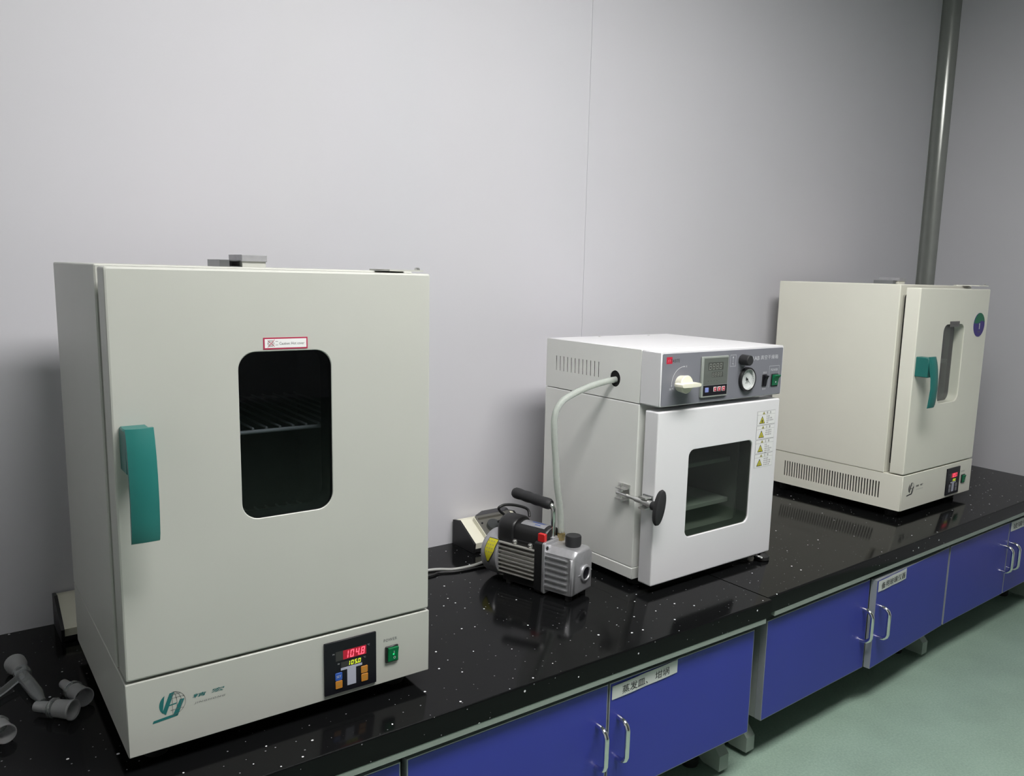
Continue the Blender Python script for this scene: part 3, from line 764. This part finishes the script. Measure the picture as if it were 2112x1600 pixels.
    ct = part('temperature_controller', fz, lambda m: (m.box(.1310, .2262, -.0065, y, .4548, .5508, 'panel_lite', r=.0015, c=.001, n=2), m.poly(rrect(.1375, .2238, .4840, .5468, 0, 0), FR, -.0067, 'screen_grey'), m.poly(rrect(.1380, .2240, .4585, .4830, 0, 0), FR, -.0067, 'black_gloss'),
                 m.poly(rrect(.1530, .2060, .5186, .5362, 0, 0), FR, -.0068, 'lcd_off'), m.poly(rrect(.1660, .2058, .5018, .5135, 0, 0), FR, -.0068, 'lcd_off'),
                 digits(m, '8888', .1552, .5200, .0140, .0085, .0038, FR, -.0069, 'lcd_seg', th=.13), digits(m, '8888', .1678, .5030, .0090, .0060, .0032, FR, -.0069, 'lcd_seg', th=.13),
                 [m.poly(circ(.1545+i*.0105, .4930, .0012, 8), FR, -.0069, 'ink') for i in range(4)]), 'controller with a dark unlit display')
    for a0, a1, mm in ((.1445, .1567, 'btn_lilac'), (.1748, .1850, 'btn_red'), (.1890, .2005, 'btn_red'), (.2048, .2160, 'btn_red')):
        def btn(m):
            m.box(a0, a1, -.0080, -.0066, .4672, .4782, 'paper_white' if mm == 'btn_red' else mm, r=.0008, c=.0003, n=2)
            if mm == 'btn_red':
                m.box(a0+.0010, a1-.0010, -.0083, -.0080, .4682, .4772, mm)
                m.poly(circ((a0+a1)/2, .4727, .0022, 3), FR, -.0085, 'paper_white')
        part('button', ct, btn)
    def valve(m):
        m.lathe((.0648, y, .4925), (.0648, -1, .4925), [(0, .0185), (.018, .0205), (.019, .0208), (.021, .0195)], 'ivory', n=28)
        ls = []
        for zz, k in ((-.0042, .86), (-.0025, 1.), (.0025, 1.), (.0045, .8)):
            prof = [(.030*k, -.012), (.0335*k, -.024), (.031*k, -.0385), (.012, -.0405), (-.012, -.0405), (-.031*k, -.0385), (-.0335*k, -.024), (-.030*k, -.012)]
            ls.append([(.0632+a, b, .4925+zz) for a, b in prof])
        m.loft(ls, 'ivory')
    part('release_valve', fz, valve, 'ivory wing knob')
    part('needle_valve', fz, lambda m: m.lathe((.2800, y, .5380), (.2800, -1, .5380), [(0, .011), (.003, .011), (.0032, .0132), (.0255, .0124), (.027, .011)], 'black_soft', n=24) or m.box(.2850, .2866, -.0290, -.0282, .5425, .5475, 'white_ink'), 'black cylindrical valve knob')
    def gauge(m):
        c_ = (.3030, .4885)
        m.lathe((c_[0], y, c_[1]), (c_[0], -1, c_[1]), [(0, .0300), (.0065, .0300), (.008, .0290), (.008, .0258), (.0015, .0245)], 'black', n=36, cap1=False)
        m.lathe((c_[0], y-.0078, c_[1]), (c_[0], 0, c_[1]), [(0, .0264), (-.0002, .0250), (.0055, .0240)], 'chrome', n=36, cap0=False, cap1=False)
        m.poly(circ(c_[0], c_[1], .0250, 36), FR, y-.0018, 'dial')
        for i in range(25):
            a = math.radians(-45+270*i/24); r0 = .0195 if i % 4 else .0175
            ca, sa = math.cos(a), math.sin(a); w = .0003
            m.poly([(c_[0]+r0*ca-w*sa, c_[1]+r0*sa+w*ca), (c_[0]+r0*ca+w*sa, c_[1]+r0*sa-w*ca), (c_[0]+.0218*ca+w*sa, c_[1]+.0218*sa-w*ca), (c_[0]+.0218*ca-w*sa, c_[1]+.0218*sa+w*ca)], FR, y-.0020, 'ink')
        text(m, 'MPa', c_[0]-.005, c_[0]+.005, c_[1]-.0105, c_[1]-.0075, FR, y-.0020, 'ink')
        dx, dz = math.cos(math.radians(-42)), math.sin(math.radians(-42))
        m.poly([(c_[0]-dx*.007-dz*.0018, c_[1]-dz*.007+dx*.0018), (c_[0]-dx*.007+dz*.0018, c_[1]-dz*.007-dx*.0018), (c_[0]+dx*.019, c_[1]+dz*.019)], FR, y-.0036, 'ink')
        m.lathe((c_[0], y-.0020, c_[1]), (c_[0], -1, c_[1]), [(0, .0028), (.0025, .0024)], 'black', n=14)
    part('vacuum_gauge', fz, gauge, 'round dial gauge with a black rim')
    part('pump_switch', fz, lambda m: (m.box(.3662, .3838, -.0030, y, .4665, .4965, 'black', r=.001, c=.0006, n=2), m.prism([(-.003, .4685), (-.0045, .4690), (-.0065, .4830), (-.0120, .4935), (-.003, .4945)], lambda a, b, t_: (t_, a, b), .3690, .3815, 'black_gloss')), 'black rocker switch')
    part('power_switch', fz, lambda m: (m.box(.4022, .4310, -.0030, y, .4646, .4960, 'black', r=.001, c=.0006, n=2), m.prism([(-.003, .4668), (-.0045, .4672), (-.0065, .4835), (-.0130, .4920), (-.0125, .4935), (-.003, .4940)], lambda a, b, t_: (t_, a, b), .4062, .4285, 'green_dull'), m.poly(circ(.417, .4755, .0020, 10), FR, -.0062, 'white_ink')), 'green rocker switch')
    return t
vacuum_oven()

# ================================================================== vacuum pump
def vacuum_pump():
    t = thing('vacuum_pump', 'small silver and black vacuum pump with a carrying handle, standing before the white oven', 'pump', (1.5996, -.4988, HC), .2922)
    w = .0395
    sec = lambda k, z0, z1, zt: [(-w+k, z0), (w-k, z0), (w-k, z1), (w-k-.013, zt), (-w+k+.013, zt), (-w+k, z1)]
    def housing(m):
        ls = []
        for yy, k in ((0, .007), (.0015, .0035), (.006, .0008), (.012, 0), (.0785, 0)):
            ls.append([(a, yy, b) for a, b in [(-w+k, .014+k), (w-k, .014+k), (w-k, .103-k*.6), (w-.013-k*.3, .1175-k), (-w+.013+k*.3, .1175-k), (-w+k, .103-k*.6)]])
        m.loft(ls, 'cast_alu')
    part('oil_housing', t, housing, 'cast silver oil housing')
    for i in range(6):
        zz = .024+i*.0138
        for s_ in (-1, 1):
            part('fin', t, lambda m: m.prism([(s_*(w-.0005), .016), (s_*(w+.0038), .021), (s_*(w+.0038), .0785), (s_*(w-.0005), .0785)], lambda a, b, tt: (a, b, tt), zz, zz+.0028, 'cast_alu'))
    part('corner_post', t, lambda m: m.box(-w-.003, -w+.004, .0045, .013, .016, .100, 'cast_alu', r=.003, c=.001, n=3, axis='z'))
    def sight(m):
        m.lathe((.0068, .001, .0595), (.0068, -1, .0595), [(0, .0200), (.0045, .0195), (.0055, .0180), (.0055, .0150), (.002, .0140)], 'cast_alu', n=30, cap1=False)
        m.poly(circ(.0068, .0595, .0145, 24), FR, -.0015, 'black_gloss')
        m.box(-.0215, -.013, -.0012, .001, .0582, .0596, 'cast_alu'); m.box(.0275, .034, -.0012, .001, .0600, .0614, 'cast_alu')
    part('sight_glass', t, sight, 'round oil sight glass')
    def cap(m):
        n = 36; ls = []
        for zz, r_ in ((.1170, .0165), (.1200, .0175), (.1205, .0185), (.1400, .0185), (.1425, .0170)):
            ls.append([(.004+(r_-(.0007 if i % 2 and .1203 < zz < .141 else 0))*math.cos(2*math.pi*i/n), .033+(r_-(.0007 if i % 2 and .1203 < zz < .141 else 0))*math.sin(2*math.pi*i/n), zz) for i in range(n)])
        m.loft(ls, 'black_soft')
    part('oil_cap', t, cap, 'ribbed black filler cap')
    part('flange', t, lambda m: m.box(-.0455, .0455, .0780, .0855, .004, .1250, 'cast_alu', r=.006, c=.001))
    part('mounting_plate', t, lambda m: m.box(-.0435, .0435, .0855, .1080, .004, .1235, 'black', r=.006, c=.0008))
    part('screw', t, lambda m: m.lathe((-.035, .079, .112), (-.035, -1, .112), [(0, .004), (.003, .004), (.004, .002)], 'black', n=10))
    mz, mr = .064, .0385
    def motor(m):
        m.lathe((0, .1075, mz), (0, 1, mz), [(0, mr), (.108, mr)], 'alu_fin', n=36)
    part('motor_body', t, motor)
    for i in range(8):
        zz = .0300+i*.0100; xi = math.sqrt(max(mr**2-(zz-mz)**2, .012**2))-.003
        for s_ in (-1, 1):
            part('fin', t, lambda m: m.box(min(s_*xi, s_*.0450), max(s_*xi, s_*.0450), .1085, .2135, zz-.0013, zz+.0013, 'alu_fin', c=.0004))
    part('fan_cowl', t, lambda m: m.lathe((0, .2130, mz-.002), (0, 1, mz-.002), [(0, .050), (.003, .0535), (.034, .0555), (.046, .0530), (.056, .042), (.060, .02)], 'cast_alu', n=44), 'round silver fan cover')
    def stick(m):
        for y0, y1, k, mm in ((.2185, .2480, 0, 'ink'), (.2200, .2465, 1, 'yellow_ink')):
            n = 8; R_ = .0548+.0012+(.0004 if k else 0)
            a0, a1 = (math.radians(132), math.radians(196)) if not k else (math.radians(134), math.radians(192))
            for i in range(n):
                u0, u1 = i/n, (i+1)/n
                def pt(u, side):
                    a = a0+(a1-a0)*u; wd = 1-max(0, (u-.55))/.45*.85
                    yy = (y0+y1)/2+(y1-y0)/2*side*wd+ (.006*(u-.5))
                    return (R_*math.cos(a), yy, mz-.002+R_*math.sin(a))
                m.add([pt(u0, -1), pt(u1, -1), pt(u1, 1), pt(u0, 1)], [(0, 1, 2, 3)], mm)
        R_ = .0548+.0020
        for i in range(4):
            for j in range(3):
                a = math.radians(140+i*9); yy = .2235+j*.0075
                q = lambda da, dy: (R_*math.cos(a+da), yy+dy, mz-.002+R_*math.sin(a+da))
                m.add([q(0, 0), q(.05, 0), q(.05, .0045), q(0, .0045)], [(0, 1, 2, 3)], 'olive_ink')
    part('warning_sticker', t, stick, 'yellow warning sticker')
    # black terminal box on top
    def hump(zb_, wb, zt, n=9): return [(wb, zb_)]+[(wb*math.cos(a), zt-wb*.72+wb*.72*math.sin(a)) for a in [math.pi*i/n for i in range(n+1)]]+[(-wb, zb_)]
    def tbox(m):
        m.loft([[(a, yy, b) for a, b in hump(.106, .0300-k, .1515-k*.6)] for yy, k in ((.0880, .004), (.0905, .001), (.094, 0), (.186, 0))], 'black')
        m.loft([[(a, yy, b) for a, b in hump(.096, .0365-k, .1600-k*.7)] for yy, k in ((.178, .003), (.181, 0), (.216, 0), (.224, .003), (.229, .010))], 'black')
        m.box(-.0365, .0365, .108, .180, .100, .112, 'black', c=.001)
    part('terminal_box', t, tbox, 'black terminal box')
    def plate_(m):
        vs = []
        for i in range(7):
            a = math.radians(72+i*9); wb, zt = .0304, .1518
            vs.append((wb*math.cos(a), zt-wb*.72+wb*.72*math.sin(a)+.0002))
        for i in range(6):
            m.add([(vs[i][0], .100, vs[i][1]), (vs[i][0], .168, vs[i][1]), (vs[i+1][0], .168, vs[i+1][1]), (vs[i+1][0], .100, vs[i+1][1])], [(0, 1, 2, 3)], 'cast_alu')
            if i in (1, 2, 4): m.add([(vs[i][0], .108+.002*i, vs[i][1]+.0003), (vs[i][0], .156-.006*i, vs[i][1]+.0003), ((vs[i+1][0]+vs[i][0])/2, .156-.006*i, (vs[i+1][1]+vs[i][1])/2+.0003), ((vs[i+1][0]+vs[i][0])/2, .108+.002*i, (vs[i+1][1]+vs[i][1])/2+.0003)], [(0, 1, 2, 3)], 'btn_blue')
    part('name_plate', t, plate_, 'silver name plate with blue print')
    part('switch', t, lambda m: (m.box(-.037, -.0275, .0845, .1040, .1230, .1420, 'red_plastic', r=.0015, c=.001, n=2, axis='x')), 'red power switch')
    for uu in (.170, .125):
        part('screw', t, lambda m: m.lathe((-.0355, uu, .1075), (-1, uu, .1075), [(0, .0068), (.0015, .0068), (.0017, .0042), (.0045, .0042), (.006, .0025)], 'steel', n=14))
    def post(m):
        m.tube(spline([(.002, .089, .122), (.002, .089, .160), (.002, .089, .186), (.002, .0915, .1965), (.002, .100, .2035), (.002, .115, .2065)], 6), .0058, 'chrome', n=14)
        m.box(-.010, .014, .080, .098, .1235, .1285, 'cast_alu', c=.001)
    part('handle_post', t, post, 'chrome handle post')
    def grip(m):
        p0, p1 = Vector((.002, .096, .2030)), Vector((.002, .206, .2130)); n = 22; prof = []
        for i in range(n+1):
            u = i/n; L = (p1-p0).length
            rr = .0122+.0012*abs(math.sin(u*math.pi*4))
            if i in (0, n): rr = .010
            prof.append((L*u, rr))
        m.lathe(p0, p1, prof, 'black_soft', n=20)
    part('handle_grip', t, grip, 'black rubber grip')
    def inlet(m):
        m.lathe((.0190, .0775, .118), (.0190, .0775, 1), [(0, .009), (.008, .009), (.0082, .0105), (.016, .0105), (.0162, .007), (.026, .006)], 'brass', n=6)
    part('inlet', t, inlet, 'brass hose fitting')
    part('base_plate', t, lambda m: m.box(-.036, .036, .095, .205, .008, .026, 'black', c=.002))
    for fx, fy in ((-.028, .02), (.028, .02), (-.028, .10), (.028, .10), (-.028, .19), (.028, .19)):
        part('rubber_foot', t, lambda m: m.lathe((fx, fy, 0), (fx, fy, 1), [(0, .008), (.014, .009)], 'rubber', n=12))
    return t
vacuum_pump()
mb = MB()
mb.tube(spline([(1.752, -.4275, HC+.4885), (1.735, -.4275, HC+.4880), (1.709, -.4255, HC+.4850), (1.664, -.423, HC+.4760), (1.615, -.421, HC+.4605), (1.583, -.42, HC+.4440), (1.566, -.42, HC+.4150), (1.566, -.42, HC+.3700), (1.572, -.42, HC+.3100), (1.578, -.42, HC+.2530), (1.588, -.419, HC+.2050), (1.594, -.418, HC+.165), (1.5955, -.418, HC+.136)], 6), .0075, 'hose', n=14)
tag(obj('vacuum_hose', mb), 'translucent pale green hose running from the white oven down to the pump', 'hose')

# ================================================================== bench sockets and cables
def socket_box(label, x0, x1, full):
    t = thing('socket_box', label, 'socket', (x0, 0, HC), 0, 'bench socket boxes')
    pr = [(-.006, 0), (-.006, .067), (-.036, .0715), (-.113, .027), (-.109, .001)]
    ins = [(-.008, .001), (-.008, .066), (-.036, .0700), (-.111, .0275), (-.107, .003)]
    L = x1-x0
    part('end_cap', t, lambda m: m.prism(pr, SD, 0, .006, 'black'), 'black end cap')
    part('end_cap', t, lambda m: m.prism(pr, SD, L-.006, L, 'black'), 'black end cap')
    part('housing', t, lambda m: m.prism(ins, SD, .006, L-.006, 'ivory'), 'cream sloping housing')
    part('front_channel', t, lambda m: m.box(.006, L-.006, -.110, -.106, .003, .012, 'black'))
    if full:
        # slanted frame: local axes along slope
        a = Vector((0, -.077, -.0445)).normalized(); nrm = Vector((0, -.0445, .077)).normalized(); o_ = Vector((0, -.036, .0705))
        SL = lambda p, q, h: tuple(Vector((p, 0, 0))+o_+a*q+nrm*h)
        part('socket_frame', t, lambda m: m.plate(rrect(.040, L-.035, .004, .080, .004, 3), [rrect(.048, L-.043, .012, .072, .004, 3)], SL, 0, .012, 'ivory'))
        part('socket_insert', t, lambda m: (m.prism(rrect(.048, L-.043, .012, .072, .004, 3), SL, .0005, .003, 'ivory'), m.prism(circ(.085, .045, .020, 24), SL, .003, .014, 'panel_lite'), m.prism(circ(.052, .033, .0028, 12), SL, .012, .014, 'black')))
        def lid(m):
            out = [rrect(.042, L-.037, .004, .078, .006, 4), rrect(.042, L-.037, .004, .078, .006, 4), rrect(.050, L-.045, .008, .060, .008, 4)]
            m.loft([[SL(p, q, h) for p, q in l] for l, h in zip(out, (.012, .018, .034))], 'pane_smoke', False, True)
        part('splash_cover', t, lid, 'clear smoky splash cover')
    return t
socket_box('cream bench socket box with a smoky cover beside the pump', 1.553, 1.735, True)
socket_box('cream bench socket box half hidden at the back left of the nearest oven', .612, .83, False)
mb = MB(); mb.tube(spline([(1.640, -.235, HC+.120), (1.640, -.225, HC+.137), (1.610, -.22, HC+.150), (1.576, -.22, HC+.157), (1.556, -.22, HC+.153), (1.562, -.215, HC+.142), (1.585, -.20, HC+.125), (1.615, -.16, HC+.10), (1.638, -.10, HC+.072)], 6), .0036, 'black', n=10)
tag(obj('power_cord', mb), 'black power cord looping up between the pump and the socket box', 'cord')
mb = MB(); mb.tube(spline([(1.10, -.120, HC+.0042), (1.25, -.137, HC+.0042), (1.395, -.160, HC+.0042), (1.443, -.186, HC+.0042), (1.491, -.192, HC+.0044), (1.525, -.186, HC+.0042), (1.55, -.176, HC+.0042), (1.60, -.158, HC+.0042), (1.66, -.150, HC+.0042)], 6), .0036, 'wire_grey', n=10)
tag(obj('cable', mb), 'pale grey cable lying on the worktop behind the nearest oven', 'cable')
mb = MB(); mb.tube(spline([(1.10, -.170, HC+.0035), (1.25, -.180, HC+.0035), (1.374, -.192, HC+.0035), (1.405, -.186, HC+.0035), (1.440, -.200, HC+.0030), (1.480, -.206, HC+.0030), (1.545, -.21, HC+.0030), (1.565, -.225, HC+.012)], 6), .0028, 'black', n=10)
tag(obj('cable', mb), 'thin black cable lying on the worktop beside the pale one', 'cable')

# ================================================================== glass adapters on the bench
def shell(m, p0, p1, prof, matn, th=.0016, n=26):
    """open glass tube: outer profile, then back along the inside"""
    inner = [(t_, max(r_-th, .001)) for t_, r_ in prof[::-1]]
    m.lathe(p0, p1, prof+inner+[prof[0]], matn, n=n, cap0=False, cap1=False)
def adapter(label, p0, p1, r0, r1):
    """male joint at p0, wide socket at p1"""
    p0 = Vector((p0[0], p0[1], HC+r0+.0015+.004)); p1 = Vector((p1[0], p1[1], HC+r1+.0005))
    L = (p1-p0).length
    t = thing('glass_adapter', label, 'glassware', (0, 0, 0), 0, 'ground glass adapters')
    d = (p1-p0).normalized()
    part('male_joint', t, lambda m: shell(m, p0, p1, [(0, r0*.86), (L*.36, r0)], 'glass_frost'), 'frosted joint')
    part('neck', t, lambda m: shell(m, p0, p1, [(L*.36, r0), (L*.40, r0*1.05), (L*.44, r1*.98), (L*.50, r1*1.02), (L*.55, r1*.86)], 'glass_clear'))
    part('socket', t, lambda m: shell(m, p0, p1, [(L*.55, r1*.86), (L*.93, r1*.95), (L*.96, r1*1.04), (L, r1*1.03)], 'glass_frost'), 'frosted socket')
    return t
adapter('short glass adapter lying closest to the side of the nearest oven', (.588, -.318), (.6085, -.392), .0088, .0155)
adapter('glass adapter whose wide socket points right, lying below the tee piece', (.541, -.378), (.588, -.427), .0095, .0160)
adapter('glass adapter cut off by the left edge of the picture', (.481, -.378), (.494, -.446), .0095, .0150)
def still_head():
    t = thing('still_head', 'glass tee piece with a frosted socket and a long side arm', 'glassware', (0, 0, 0), 0)
    a, b, c = Vector((.529, -.196, HC+.0175)), Vector((.5345, -.240, HC+.0150)), Vector((.5535, -.356, HC+.0085))
    part('socket', t, lambda m: shell(m, b, a, [(.008, .0105), (.030, .0140), (.034, .0168), (.046, .0172)], 'glass_frost'), 'frosted socket')
    L = (c-b).length
    part('bulb', t, lambda m: shell(m, a, c, [(.034, .010), (.038, .0135), (.050, .0140), (.058, .0115)], 'glass_clear'))
    part('stem', t, lambda m: shell(m, b, c, [(.008, .0112), (.03, .0112), (L*.72, .0105), (L*.92, .0062), (L, .0058)], 'glass_clear'))
    part('side_arm', t, lambda m: m.tube(spline([(.534, -.250, HC+.016), (.520, -.263, HC+.013), (.500, -.284, HC+.010), (.455, -.330, HC+.0085), (.40, -.386, HC+.0085)], 6), .0062, 'glass_clear', n=16))
    return t
still_head()
